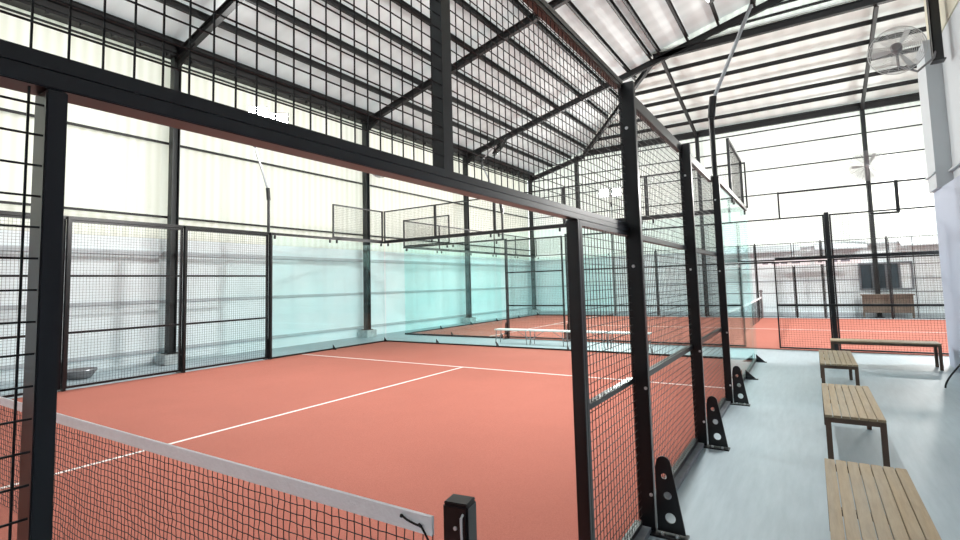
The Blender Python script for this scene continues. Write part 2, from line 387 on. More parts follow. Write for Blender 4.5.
# hanging steel post that carries the fan beside the white wall
t = thing('hanging_post', (2.99,9.4,5.12), 'thick black post hanging from the roof beside the white wall', 'post')
mb = MB().box(2.88,3.01,9.33,9.345,5.12,9.8).box(2.88,3.01,9.455,9.47,5.12,9.8).box(2.94,2.96,9.345,9.455,5.12,9.8)
mb.box(2.885,2.90,9.33,9.47,5.12,9.8)
mesh_obj('post_shaft', mb, 'black', t); mesh_obj('end_plate', MB().box(2.86,3.03,9.3,9.5,5.1,5.12), 'black', t)

# ------------------------------------------------------------------ wire mesh
def wires(mb, org, U, V, lu, lv, su, sv, d, u0=0., v0=0.):
    org = Vector(org); U = Vector(U); V = Vector(V); W = U.cross(V)
    u = u0 or su*.5
    while u < lu:
        mb.bar(org+U*u, org+U*u+V*lv, d, d, up=tuple(W), caps=False); u += su
    v = v0 or sv*.5
    while v < lv:
        a = org+V*v+W*d; mb.bar(a, a+U*lu, d, d, up=tuple(W), caps=False); v += sv
    return mb
FR = .04
def panel(along, c, a0, a1, z0, z1, label, group, rails=(), s=.05, d=.0032, side=0., stiles=(), fr=FR, bot=True, ph=.03, wire_only_right=False, vph=0., right=True):
    """mesh panel in a vertical plane. along='y': plane x=c ; along='x': plane y=c"""
    def P(a, w, z): return (c+w, a, z) if along == 'y' else (a, c+w, z)
    def bx(mb, a, b, w0, w1, p, q):
        A = P(a, w0, p); B = P(b, w1, q); return mb.box(A[0],B[0],A[1],B[1],A[2],B[2])
    t = thing('mesh_fence', P((a0+a1)/2, 0, z0), label, 'fence', group)
    f = MB(); w0, w1 = -.045, 0
    bx(f,a0,a0+fr,w0,w1,z0,z1)
    if right and not wire_only_right: bx(f,a1-fr,a1,w0,w1,z0,z1)
    if not wire_only_right: bx(f,a0+fr,a1-fr,w0,w1,z1-fr,z1)
    if bot: bx(f,a0+fr,a1-fr,w0,w1,z0,z0+fr)
    mesh_obj('frame', f, 'black', t)
    for z in rails:
        r = MB(); bx(r,a0+fr,a1-fr,w0,w1,z-fr/2,z+fr/2); mesh_obj('rail', r, 'black', t)
    for a in stiles:
        r = MB(); bx(r,a-fr/2,a+fr/2,w0,w1,z0+fr,z1-fr); mesh_obj('stile', r, 'black', t)
    m = MB(); U = (0,1,0) if along == 'y' else (1,0,0)
    wo = side
    k = math.ceil((a0+fr-ph)/s)*s+ph-(a0+fr)
    zb = z0+(fr if bot else 0); kv = (math.ceil((zb-vph)/s)*s+vph-zb) or s
    wr = 0 if wire_only_right else fr
    wires(m, P(a0+fr, wo-.01, z0+(fr if bot else 0)), U, (0,0,1), a1-a0-fr-(wr if right else 0), z1-z0-(fr if bot else 0)-wr, s, s, d, u0=max(k,.001), v0=kv)
    mesh_obj('wire_mesh', m, 'wire', t)
    return t

def plate(outline, holes, th):
    """2-D plate with round holes, in local x (out) / z (up), thickness th in y; returns verts, faces"""
    cu = bpy.data.curves.new('tmp', 'CURVE'); cu.dimensions = '2D'; cu.fill_mode = 'BOTH'; cu.extrude = th/2
    def spl(pts):
        s = cu.splines.new('POLY'); s.points.add(len(pts)-1)
        for q, (x, z) in zip(s.points, pts): q.co = (x, z, 0, 1)
        s.use_cyclic_u = True
    spl(outline)
    for cx, cz, r in holes: spl([(cx+r*math.cos(-2*PI*k/18), cz+r*math.sin(-2*PI*k/18)) for k in range(18)])
    ob = bpy.data.objects.new('tmp', cu); COL.objects.link(ob)
    dg = bpy.context.evaluated_depsgraph_get(); dg.update()
    me = bpy.data.meshes.new_from_object(ob.evaluated_get(dg))
    vs = [(v.co.x, -v.co.z, v.co.y) for v in me.vertices]; fs = [tuple(p.vertices) for p in me.polygons]
    bpy.data.objects.remove(ob); bpy.data.curves.remove(cu); bpy.data.meshes.remove(me)
    return vs, fs
arc = [(.02+.047+.047*math.cos(a), .45+.047*math.sin(a)) for a in [PI*k/8 for k in range(9)]]
GUS = plate([(.012,.02),(.185,.02),(.18,.06)]+[(x*1.0,z) for x,z in [(.114,.45)]]+arc[1:-1]+[(.02,.45),(.012,.40)],
            [(.068,.37,.018),(.085,.25,.025),(.095,.11,.033)], .01)
def post(x, y, label, group, out=(1,0), h=3.05, w=.088, dp=.05, gus=True, bolts=True):
    """flat fence post, w wide along 'out', dp deep; outer face at (x,y)"""
    rz = math.atan2(out[1], out[0])
    t = thing('fence_post', (x, y, 0), label, 'fence post', group); t['_w'] = [0,0,0]; t.rotation_euler.z = rz
    mesh_obj('post_tube', MB().box(-w,0,0,dp,.012,h), 'black', t, bevel=.004)
    if gus:
        g = MB(); g.add(*GUS); g.v = [(a, b-.005+.02, c) for a, b, c in g.v]
        mesh_obj('foot_bracket', g, 'black', t)
        bp = mesh_obj('base_plate', MB().box(-w,.20,-.05,.05,0,.012), 'black', t)
        for xx in (.05,.14):
            mesh_obj('anchor_bolt', MB().lathe([(0,.028),(.011,.028),(.011,.012)], (xx,-.025,0), n=8), 'bolt', t)
    if bolts:
        for z in (.24, .93, 1.75, 2.72):
            mesh_obj('bolt', MB().lathe([(0,.005),(.011,.005),(.012,0)], (-.018 if z < 1 else -.06,0,z), (0,-1,0), n=8), 'bolt', t)
    del t['_w']
    return t
def glass_fence(along, c, a0, a1, z1, label, group, feet=True, out=1):
    def B(mb, a, b, w0, w1, p, q):
        return mb.box(c+w0, c+w1, a, b, p, q) if along == 'y' else mb.box(a, b, c+w0, c+w1, p, q)
    loc = (c,(a0+a1)/2,0) if along == 'y' else ((a0+a1)/2,c,0)
    t = thing('glass_fence', loc, label, 'glass fence', group)
    mesh_obj('pane', B(MB(), a0+.004, a1-.004, -.006, .006, .05, z1), 'glass', t)
    mesh_obj('bottom_channel', B(MB(), a0, a1, -.025, .025, 0, .05), 'black', t)
    if feet:
        w1 = .21*out; q0, q1 = (a1-.06, a1-.0)
        mb = B(MB(), q0-.04, q1-.02, .03*out, w1, 0, .012)
        qm = (q0+q1)/2-.03
        for e in (0,):
            A = [(.03*out,.012),(.18*out,.012),(.03*out,.15)]
            tri = [((c+w, qm+dd, z) if along == 'y' else (qm+dd, c+w, z)) for dd in (-.006,.006) for w, z in A]
            mb.add(tri, [(0,1,2),(5,4,3),(0,3,4,1),(1,4,5,2),(2,5,3,0)])
        mesh_obj('foot_bracket', mb, 'black', t)
    for a in (a0+.12, a1-.12):
        mesh_obj('glass_clamp', B(MB(), a-.02, a+.02, -.02, .02, z1-.07, z1+.015), 'black', t)
    return t
def rail(name, a, b, w, h, label, mat='black', cat='rail', group=None):
    return solo(name, MB().bar(a, b, w, h), mat, a, label, cat, group)

# ------------------------------------------------------------------ first court, near side (plane x = 0)
G1 = 'mesh panels of the near side of the first court'
gp = 'flat black posts along the near side of the first court'
for y, lb in ((2.0,'nearest and largest'),(4.0,'middle'),(6.0,'farthest')):
    post(0, y, 'flat black fence post with pierced foot bracket beside the walkway, %s of three' % lb, gp)
# upper panels over the gate opening
XN = -.075
panel('y', XN, -2.4, -.095, 2.021, 3.03, 'mesh panel above the gate opening, left of the divider stile, nearest the camera', G1, fr=.027, vph=.045)
panel('y', XN, -.095, 1.995, 2.021, 3.03, 'mesh panel above the gate opening, between divider stile and first thick post', G1, fr=.027, vph=.045, right=False)
solo('top_rail', MB().box(XN-.055,XN+.005,-2.4,1.995,3.03,3.06), 'black', (XN,0,3.03), 'heavy black top rail above the gate opening, ending at the first thick post', 'rail')
solo('gate_lintel', MB().box(XN-.06,XN,-2.4,1.995,1.99,2.02), 'black', (XN,-1.2,1.99), 'long black lintel bar across the top of the gate opening', 'lintel', bevel=.002)
t = thing('gate_post', (XN,-1.185,0), 'near black gate post at the left edge of the opening', 'gate post', 'posts of the gate opening')
mesh_obj('post_tube', MB().box(XN-.055,XN-.001,-1.2,-1.171,.01,1.989), 'black', t, bevel=.002)
mesh_obj('base_plate', MB().box(XN-.08,XN+.03,-1.24,-1.13,0,.01), 'black', t)
t = thing('gate_post', (XN,1.075,0), 'slim black gate post between the opening and the narrow mesh panel', 'gate post', 'posts of the gate opening')
mesh_obj('post_tube', MB().box(XN-.068,XN,1.06,1.092,.01,1.989), 'black', t, bevel=.003)
mesh_obj('base_plate', MB().box(XN-.1,XN+.03,1.03,1.13,0,.01), 'black', t)
panel('y', XN, -2.3, -1.201, .04, 1.988, 'mesh panel left of the near gate post, at the left picture edge', G1, fr=.026, wire_only_right=True, vph=.01)
panel('y', XN, 1.093, 1.998, .04, 1.988, 'narrow mesh panel with middle rail between slim gate post and first thick post', G1, rails=(.985,), fr=.03, right=False)
panel('y', XN, 2.055, 3.998, .04, 3.0, 'tall mesh panel between the first and second thick posts', G1, rails=(.97,1.97), right=False)
panel('y', XN, 4.055, 5.998, .04, 3.0, 'tall mesh panel between the second and third thick posts', G1, rails=(.97,1.97), right=False)
for a, b, lb in ((2.06,3.99,'between the first and second thick posts'),(4.06,5.99,'between the second and third thick posts'),(1.13,1.99,'below the narrow mesh panel')):
    solo('kerb_strip', MB().box(XN-.04,XN+.05,a,b,0,.035), 'kerb', (XN,a,0), 'grey kerb strip under the mesh, '+lb, 'kerb', 'kerb strips along the walkway')
    if a > 2: solo('top_rail', MB().box(XN-.05,XN+.0,a,b,3.0,3.05), 'black', (XN,a,3), 'black top rail '+lb, 'rail', 'short top rails beside the walkway')
gg = 'glass panels of the first court'
glass_fence('y', -.06, 6.06, 8.0, 2.98, 'glass panel just behind the farthest thick post', gg)
glass_fence('y', -.06, 8.0, 9.97, 2.98, 'glass panel at the back right corner of the first court', gg)
rail('top_rail', (-.06,6.06,3.045), (-.06,10.1,3.045), .06, .07, 'grey-black top rail over the side glass ending at the back right corner')
panel('y', -.06, 8.0, 9.95, 3.085, 4.05, 'raised mesh panel standing above the right side glass', G1, d=.003)
# ---- far side (plane x = -10)
G2 = 'mesh panels of the far side of the first court'
for y, lb in ((2.0,'left'),(4.0,'middle'),(6.0,'right')):
    post(-10, y+.05, 'slim black post on the far side of the first court, %s of three' % lb, 'posts of the far court side', out=(-1,0), bolts=False)
panel('y', -10.0, -1.0, .8, 2.0, 3.0, 'far mesh panel over the far gate opening', G2, d=.003)
panel('y', -10.0, .8, 1.998, .04, 3.0, 'far mesh panel at the left picture edge', G2, rails=(1.0,2.0), d=.003)
panel('y', -10.0, 2.05, 3.998, .04, 3.0, 'far mesh panel just right of the near gate post', G2, rails=(1.0,2.0), d=.003)
panel('y', -10.0, 4.05, 5.998, .04, 3.0, 'far mesh panel between the nearest wall column and the glass', G2, rails=(1.0,2.0), d=.003)
glass_fence('y', -10.0, 6.05, 8.0, 2.98, 'left of the two glass panels on the far side', gg)
glass_fence('y', -10.0, 8.0, 9.98, 2.98, 'right of the two glass panels on the far side, at the back corner', gg)
rail('top_rail', (-10.0,-1,3.03), (-10.0,10.0,3.03), .05, .06, 'long black top rail along the far side of the first court')
panel('y', -10.0, 8.0, 9.96, 3.06, 4.0, 'raised mesh panel above the far side glass', G2, d=.003, fr=.035)
# ---- back side (plane y = 10)
for i in range(5):
    x0 = -10+2*i
    glass_fence('x', 10.0, x0 if i else -9.96, x0+2-.01, 2.98, 'back wall glass panel of the first court, %s from the left' % ORD[i], gg)
    panel('x', 10.02, x0+.01, x0+2, 3.06, 4.0, 'raised mesh panel on the back wall, %s from the left' % ORD[i], 'raised mesh panels over the back glass', s=.05, d=.003, fr=.03)
rail('top_rail', (-10,10,3.03), (-.08,10,3.03), .06, .06, 'long black top rail along the back glass of the first court')
def lamp_pole(x, y, o, label, group, aim, LP=110, zb=3.05):
    """gooseneck floodlight pole standing on a fence post; o = outward direction"""
    ox, oy = o
    t = thing('floodlight_pole', (x, y, zb), label, 'floodlight pole', group)
    mesh_obj('pole', MB().bar((x,y,zb),(x,y,4.0),.07,n=12), 'black', t, smooth=False)
    mesh_obj('sleeve', MB().bar((x,y,3.86),(x+ox*.04,y+oy*.04,4.16),.095,n=12), 'black', t)
    p1 = (x+ox*.03,y+oy*.03,4.1); p2 = (x+ox*.60,y+oy*.60,5.36)
    mesh_obj('arm', MB().bar(p1,p2,.05,n=12), 'silver', t, label='silver slanting arm')
    mesh_obj('elbow', MB().path([(x+ox*.59,y+oy*.59,5.3),(x+ox*.61,y+oy*.61,5.42),(x+ox*.55,y+oy*.55,5.55)],.075), 'black', t)
    p3 = (x+ox*.0,y+oy*.0,6.0)
    mesh_obj('upper_arm', MB().path([(x+ox*.55,y+oy*.55,5.55),(x+ox*.3,y+oy*.3,5.85),p3],.05), 'silver', t, label='silver curved upper arm')
    # two heads side by side on a cross bar
    sx, sy = -oy, ox
    mesh_obj('cross_bar', MB().bar((x+sx*.5,y+sy*.5,6.0),(x-sx*.5,y-sy*.5,6.0),.045), 'black', t)
    A = Vector(aim)
    for k in (-1, 1):
        c = Vector((x+sx*.29*k, y+sy*.29*k, 5.93)); d = (A-c).normalized(); r = d.cross(Vector((0,0,1))).normalized(); u = r.cross(d)
        h = MB(); 
        def cor(a, b, e): return c+r*a+u*b+d*e
        q = [cor(a,b,e) for e in (-.05,.03) for a, b in ((-.22,-.19),(.22,-.19),(.22,.19),(-.22,.19))]
        h.add(q,[(0,1,2,3),(0,4,5,1),(1,5,6,2),(2,6,7,3),(3,7,4,0),(4,7,6,5)])
        for j in range(6):
            a = -.17+j*.068; h.bar(cor(a,-.14,-.075), cor(a,.14,-.075), .008, .05, up=tuple(d))
        hd = mesh_obj('floodlight_head', h, 'black', t)
        e = MB().add([cor(-.2,-.17,.032),cor(.2,-.17,.032),cor(.2,.17,.032),cor(-.2,.17,.032)],[(0,1,2,3)])
        mesh_obj('led_face', e, 'led', hd, label='glaring white lit face')
        l = bpy.data.lights.new('floodlight_beam', 'AREA'); l.shape = 'RECTANGLE'; l.size = .4; l.size_y = .34; l.energy = LP; l.color = (1, .98, .95)
        lo = bpy.data.objects.new('floodlight_beam', l); COL.objects.link(lo)
        pos = c+d*.06; lo.matrix_world = Matrix(((r.x,u.x,-d.x,pos.x),(r.y,u.y,-d.y,pos.y),(r.z,u.z,-d.z,pos.z),(0,0,0,1)))
    return t
gl = 'floodlight poles of the courts'
lamp_pole(-10.05, 6.03, (-1,0), 'floodlight pole with bent silver arm and glaring lamps above the far left fence', gl, (-4,0,3.2), 120)
lamp_pole(-.05, 6.03, (1,0), 'tall floodlight pole on the farthest thick post beside the walkway', gl, (-9,4,1.5), 190)


# ------------------------------------------------------------------ net of the first court
def net(along, c, a0, a1, label, ztop=.875, sag=.03, seed=1, th=.0028, s=.042, tape_h=.066):
    rnd = random.Random(seed); mid = (a0+a1)/2; hl = (a1-a0)/2
    def P(a, w, z): return (a, c+w, z) if along == 'x' else (c+w, a, z)
    def zt(a): return ztop - sag*(1-((a-mid)/hl)**2)
    t = thing('court_net', P(mid,0,0), label, 'net', 'nets of the two courts')
    n = 60; tp = MB(); o = []
    for i in range(n+1):
        a = a0+(a1-a0)*i/n; z = zt(a); w = .006
        o.append([P(a,-w,z-tape_h),P(a,-w,z-.004),P(a,0,z),P(a,w,z-.004),P(a,w,z-tape_h)])
    vs = [p for r in o for p in r]; fs = []
    for i in range(n):
        for k in range(5): fs.append((i*5+k, i*5+(k+1)%5, (i+1)*5+(k+1)%5, (i+1)*5+k))
    fs += [(0,1,2,3,4),(n*5+4,n*5+3,n*5+2,n*5+1,n*5)]
    tp.add(vs, fs); mesh_obj('top_tape', tp, 'tape', t)
    nx = int((a1-a0)/s); nz = 20; m = MB(); grid = []
    for i in range(nx+1):
        a = a0+(a1-a0)*i/nx; top = zt(a)-tape_h+.004
        sway = .012*math.sin(a*2.3)+.008*math.sin(a*7.1)
        grid.append([P(a+rnd.uniform(-.004,.004)*(1 if 0<k<nz else 0), sway*(1-k/nz)+rnd.uniform(-.003,.003), .02+(top-.02)*k/nz+rnd.uniform(-.003,.003)*(1 if 0<k<nz else 0)) for k in range(nz+1)])
    up = (0,1,0) if along == 'x' else (1,0,0)
    for i in range(nx+1):
        for k in range(nz+1):
            if k < nz: m.bar(grid[i][k], grid[i][k+1], th, th, up=up, caps=False)
            if i < nx: m.bar(grid[i][k], grid[i+1][k], th, th, up=up, caps=False)
    mesh_obj('netting', m, 'cord', t)
    return t
nt1 = net('x', -.10, -9.88, -.172, 'black court net with broad white top tape in the foreground')
DX, DY, DZ = -.06, .09, -.055
def sh(L): return [(a+DX, b+DY, c_+DZ) for a, b, c_ in L]
c = MB().path(sh([(-.24,-.2,.905),(-.215,-.203,.898),(-.18,-.203,.892),(-.155,-.2,.888),(-.14,-.2,.87),(-.12,-.197,.84),(-.10,-.193,.80),(-.07,-.19,.76),(-.045,-.19,.73)]), .007, 6)
c.path(sh([(-.165,-.203,.893),(-.158,-.208,.90),(-.15,-.204,.893),(-.158,-.2,.886),(-.165,-.203,.893)]), .006, 6)
c.path(sh([(-.24,-.2,.905),(-.243,-.206,.908)]), .012, 6)
mesh_obj('tie_cord', c, 'cord', nt1)
c = MB().path(sh([(-.115,-.2,.84),(-.10,-.2,.81),(-.09,-.198,.76),(-.085,-.196,.70),(-.08,-.195,.62)]), .009, 6)
mesh_obj('hem_cord', c, 'tape', nt1, label='white cord hanging at the net end')
def net_post(x, y, label, rz=0):
    t = thing('net_post', (0,0,0), label, 'net post', 'net posts'); 
    mesh_obj('post_tube', MB().box(-.045,.045,-.036,.036,.012,.945), 'black', t, bevel=.006)
    mesh_obj('base_plate', MB().box(-.09,.09,-.08,.08,0,.012), 'black', t)
    mesh_obj('bolt', MB().lathe([(0,.005),(.006,.005),(.007,0)], (-.0,-.035,.875), (0,-1,0), n=10), 'bolt', t)
    mesh_obj('hook', MB().path([(.028,-.036,.92),(.028,-.05,.915),(.029,-.052,.87),(.030,-.05,.83),(.030,-.036,.82)], .009, 6), 'bolt', t, label='shiny steel hook')
    mesh_obj('cap', MB().box(-.042,.042,-.034,.034,.944,.952), 'black', t, bevel=.003)
    t.location = (x, y, 0); t.rotation_euler.z = rz; return t
net_post(-.058, -.1, 'short black net post with flat cap in the foreground', .16)
net_post(-9.94, -.1, 'far net post of the first court, off to the left')

# ------------------------------------------------------------------ benches
def make_bench(label):
    t = thing('wooden_bench', (0,0,0), label, 'bench', 'slatted wooden benches along the walkway')
    L_, W_ = 1.55, .42; n = 7; gap = .0045; sw = (W_-gap*(n-1))/n
    for i in range(n):
        x = -W_/2+i*(sw+gap); mesh_obj('slat', MB().box(x,x+sw,-L_/2,L_/2,.428,.45), 'wood', t, bevel=.0025)
    for s_ in (-1, 1):
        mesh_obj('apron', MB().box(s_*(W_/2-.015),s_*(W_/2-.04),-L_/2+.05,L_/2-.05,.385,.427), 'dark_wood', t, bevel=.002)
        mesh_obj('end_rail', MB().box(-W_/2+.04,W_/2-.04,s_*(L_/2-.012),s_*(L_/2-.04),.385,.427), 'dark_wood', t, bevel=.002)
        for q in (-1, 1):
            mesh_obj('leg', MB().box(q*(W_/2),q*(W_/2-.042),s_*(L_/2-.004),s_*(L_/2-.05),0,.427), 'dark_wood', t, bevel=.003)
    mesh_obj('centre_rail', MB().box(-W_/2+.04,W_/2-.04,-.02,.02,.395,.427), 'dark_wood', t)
    return t
b0 = make_bench('slatted teak bench nearest the camera, cut off by the bottom of the picture')
b0.location = (1.165, 1.84, 0)
place(b0, (1.195,4.66,0), 0, 'slatted wooden bench, second from the camera, both front legs showing')
place(b0, (1.21,7.75,0), 0, 'slatted wooden bench, third from the camera, in line with the nearer two')
place(b0, (1.98,10.22,0), PI/2, 'wooden bench set crosswise at the end of the walkway before the second court')

# white folding benches in the aisle between the courts
def make_white_bench(label):
    t = thing('folding_bench', (0,0,0), label, 'bench', 'white folding benches in the aisle'); L_ = 1.04
    mesh_obj('top', MB().box(-L_/2,L_/2,-.15,.15,.365,.40), 'white_plastic', t, bevel=.008)
    for s_ in (-1, 1):
        for q in (-1, 1):
            mesh_obj('leg', MB().bar((s_*(L_/2-.06),q*.13,.365),(s_*(L_/2-.03),q*.13,0),.022,n=8), 'grey_plastic', t)
        mesh_obj('brace', MB().bar((s_*(L_/2-.05),0,.16),(s_*.12,0,.36),.016,n=6).bar((s_*(L_/2-.045),-.13,.16),(s_*(L_/2-.045),.13,.16),.016,n=6), 'grey_plastic', t)
    return t
w0 = make_white_bench('white folding bench in the aisle between the courts, leftmost')
w0.location = (-6.08,10.95,0)
for i, lb in enumerate(['second from the left','third from the left','rightmost']):
    place(w0, (-6.08+1.08*(i+1),10.95,0), 0, 'white folding bench in the aisle between the courts, '+lb)

# ------------------------------------------------------------------ second court, near side (plane y = 12)
G3 = 'mesh panels of the near side of the second court'; gp2 = 'posts of the near side of the second court'
g2 = 'glass panels of the second court'
for x, lb in ((-6.9,'beside its left glass'),(-4.9,'second from the left glass'),(-2.9,'third from the left glass'),(1.35,'thick one behind the crosswise bench'),(3.4,'behind the white wall edge')):
    post(x-(.05 if x > 0 else -.02), 12, 'black post on the near fence of the second court, '+lb, gp2, out=(0,-1), bolts=False, gus=x < 0, w=.09 if x>0 else .07, dp=.09 if x > 0 else .06)
glass_fence('x', 12.0, -10.95, -8.95, 2.98, 'near side glass of the second court, left panel', g2)
glass_fence('x', 12.0, -8.95, -7.04, 2.98, 'near side glass of the second court, right panel', g2)
panel('x', 12.0, -10.95, -8.95, 3.06, 4.0, 'raised mesh panel above the left glass of the second court', G3, d=.003, fr=.035)
rail('top_rail', (-10.95,12,3.03), (-6.9,12,3.03), .05, .05, 'black top rail over the near glass of the second court')
panel('x', 12.0, -6.86, -4.95, .04, 3.0, 'left mesh panel on the near side of the second court beside the floodlight post', G3, rails=(1.0,2.0), d=.003)
panel('x', 12.0, -4.86, -2.95, .04, 3.0, 'near side mesh panel of the second court, seen through the slim gate post area', G3, rails=(1.0,2.0), d=.003)
panel('x', 12.0, -2.86, -.41, .04, 3.0, 'near side mesh panel of the second court, left of its open gate', G3, rails=(1.0,2.0), d=.003)
solo('gate_lintel', MB().box(-.41,.3,11.97,12.0,1.97,2.01), 'black', (-.41,12,1.97), 'thin black lintel over the open gate of the second court', 'lintel')
panel('x', 12.0, -.405, 1.297, 2.02, 3.0, 'mesh panel over the open gate of the second court', G3, d=.003, fr=.03)
panel('x', 12.0, .28, 1.297, .04, 2.0, 'narrow mesh panel right of the open gate of the second court', G3, rails=(1.0,), d=.003, fr=.03)
panel('x', 12.0, 1.393, 3.3, .04, 3.0, 'mesh panel behind the crosswise bench, right of the thick post', G3, rails=(1.0,2.0), d=.003, fr=.03)
solo('cross_rail', MB().box(.31,3.3,11.9,11.95,.985,1.035), 'black', (.31,11.92,1), 'thick black cross rail at waist height on the second court fence', 'rail')
solo('cross_rail', MB().box(.31,3.15,11.89,11.95,2.02,2.09), 'black', (.31,11.92,2), 'thick black cross rail above head height on the second court fence', 'rail')
t = thing('hoop_frame', (.46,12,3.0), 'thin black frame standing on top of the second court fence near the white wall', 'frame')
mesh_obj('upright', MB().bar((.46,12,3.0),(.46,12,3.6),.035), 'black', t)
mesh_obj('upper_rail', MB().bar((.46,12,3.57),(3.2,12,3.57),.03), 'black', t)
mesh_obj('hoop', MB().bar((2.58,11.98,2.93),(2.58,11.98,3.6),.06).bar((2.12,11.98,2.93),(2.6,11.98,2.93),.04).bar((2.12,11.98,2.93),(2.12,11.98,3.6),.03), 'black', t)
lamp_pole(-6.93, 12.0, (-.7,-.7), 'floodlight pole on the near side of the second court, seen from behind', gl, (-1,18,1), 190)
lamp_pole(-6.85, 22.25, (-.3,1), 'floodlight pole with glaring lamps on the far side of the second court', gl, (-2,12,2.5), 150)
lamp_pole(5.6, 11.9, (0,-1), 'floodlight pole of the second court, hidden behind the white wall', gl, (-3,17,1.5), 190, zb=0)
lamp_pole(5.6, 22.55, (0,1), 'floodlight pole at the far right of the second court, behind the white wall', gl, (-3,17,1.5), 190, zb=0)
# left short side (plane x = -11)
for i in range(5):
    y0 = 12+2.05*i
    glass_fence('y', -10.98, y0+.02, y0+2.04, 2.98, 'left end glass panel of the second court, %s from the camera' % ORD[i], g2)
panel('y', -10.98, 12.03, 22.25, 3.06, 4.0, 'long raised mesh panel above the left end glass of the second court', 'raised mesh of the second court', d=.003, fr=.035, stiles=(14.1,16.1,18.2,20.2))
rail('top_rail', (-10.98,12,3.03), (-10.98,22.3,3.03), .05, .05, 'black top rail along the left end of the second court')
# far side (plane y = 22.3)
G4 = 'mesh panels of the far side of the second court'
glass_fence('x', 22.3, -10.95, -8.95, 2.98, 'far side glass of the second court, left panel', g2)
glass_fence('x', 22.3, -8.95, -6.98, 2.98, 'far side glass of the second court, right panel', g2)
panel('x', 22.3, -10.95, -8.95, 3.06, 4.0, 'raised mesh panel in the far left corner of the second court', G4, d=.003, fr=.035)
fx = [-6.9,-4.9,-2.9,-.9,.43,1.37,3.4,5.4]
for i, x in enumerate(fx):
    post(x+.04, 22.35, 'thin black post on the far side of the second court, %s from the left' % ORD[i], 'posts of the far side of the second court', out=(0,1), bolts=False, w=.045, dp=.045, gus=False, h=3.05 if x != .43 else 2.05)
nmz = ['beside the far glass','second from the far glass','third from the far glass','left of the banner gap','below the banner','in front of the dark window','right of the dark window']
for i in range(7):
    a, b = fx[i]+.045, fx[i+1]-.01
    panel('x', 22.3, a, b, .04, 3.0, 'far side mesh panel of the second court, '+nmz[i], G4, rails=(1.0,2.0), d=.003, s=.06, fr=.022, stiles=(4.13,) if i == 6 else ())
nt2 = net('y', -.75, 12.2, 22.1, 'pale net of the second court seen end-on through its gate', seed=5, s=.05)
t = thing('net_post', (-.75,22.16,0), 'pale round net post at the far end of the second court net', 'net post', 'net posts')
mesh_obj('post_tube', MB().bar((-.75,22.16,0),(-.75,22.16,1.05),.08,n=12), 'grey_plastic', t)
mesh_obj('cap', MB().lathe([(.06,1.05),(.07,1.1),(.03,1.15),(0,1.16)], (-.75,22.16,0), n=12), 'grey_plastic', t)

# ------------------------------------------------------------------ end wall fittings
t = thing('window_1', (3.1,23.6,1.15), 'wide dark window with grey frame low on the end wall', 'window'); t['kind'] = 'structure'
del t['label']; del t['category']
fr = MB().box(2.6,4.25,23.52,23.6,1.05,1.11).box(2.6,4.25,23.52,23.6,2.05,2.11)
for x in (2.6,3.0,3.42,3.82,4.19): fr.box(x,x+.06,23.52,23.6,1.11,2.05)
mesh_obj('window_frame', fr, 'frame_grey', t)
for i, x in enumerate((2.66,3.06,3.48)): mesh_obj('pane', MB().box(x,x+.36,23.56,23.58,1.11,2.05), 'window_glass', t)
mesh_obj('pane', MB().box(3.88,4.19,23.56,23.58,1.11,2.05), 'plaster', t)
t = thing('brown_counter', (3.35,22.9,0), 'low brown board counter beneath the dark window', 'counter')
mesh_obj('front_board', MB().box(2.6,4.1,22.8,22.83,.2,.86), 'brown', t)
mesh_obj('counter_top', MB().box(2.55,4.15,22.77,23.13,.86,.9), 'brown', t)
for x in (2.6,4.06): mesh_obj('leg', MB().box(x,x+.04,22.8,22.85,0,.2).box(x,x+.04,23.06,23.11,0,.2), 'brown', t)
for x in (2.6,4.07): mesh_obj('side_board', MB().box(x,x+.03,22.83,23.12,.2,.86), 'brown', t)
bn = 0
for x0, x1, lb in ((-.75,1.0,'over the gate gap'),(1.15,2.6,'left of the dark window')):
    t = thing('banner', ((x0+x1)/2,22.25,2.05), 'narrow white banner with small blurred grey print '+lb, 'banner', 'banners on the far fence')
    mesh_obj('cloth', MB().box(x0,x1,22.225,22.235,2.1,2.32), 'banner', t)
    m = MB(); x = x0+.12; rr = random.Random(int(x0*10)+40)
    while x < x1-.3:
        w = rr.uniform(.08,.3); m.box(x,x+w,22.221,22.2245,2.17,2.25); x += w+rr.uniform(.04,.16)
    mesh_obj('print_marks', m, 'print', t)
for i, (x0, x1) in enumerate(((-2.0,.7),(1.2,2.9),(3.9,6.2))):  # sloping grey strips that give the soft grey bands on the end wall
    solo('wall_strip', MB().add([(x0,23.61,3.0),(x1,23.61,3.0),(x1,23.0,2.72),(x0,23.0,2.72),(x0,23.61,2.96),(x1,23.61,2.96),(x1,23.0,2.68),(x0,23.0,2.68)],
        [(0,1,2,3),(7,6,5,4),(0,4,5,1),(1,5,6,2),(2,6,7,3),(3,7,4,0)]), 'trim', (x0,23.6,2.7), 'shallow grey sloping strip on the end wall, %s from the left' % ORD[i], 'canopy', 'sloping strips on the end wall')

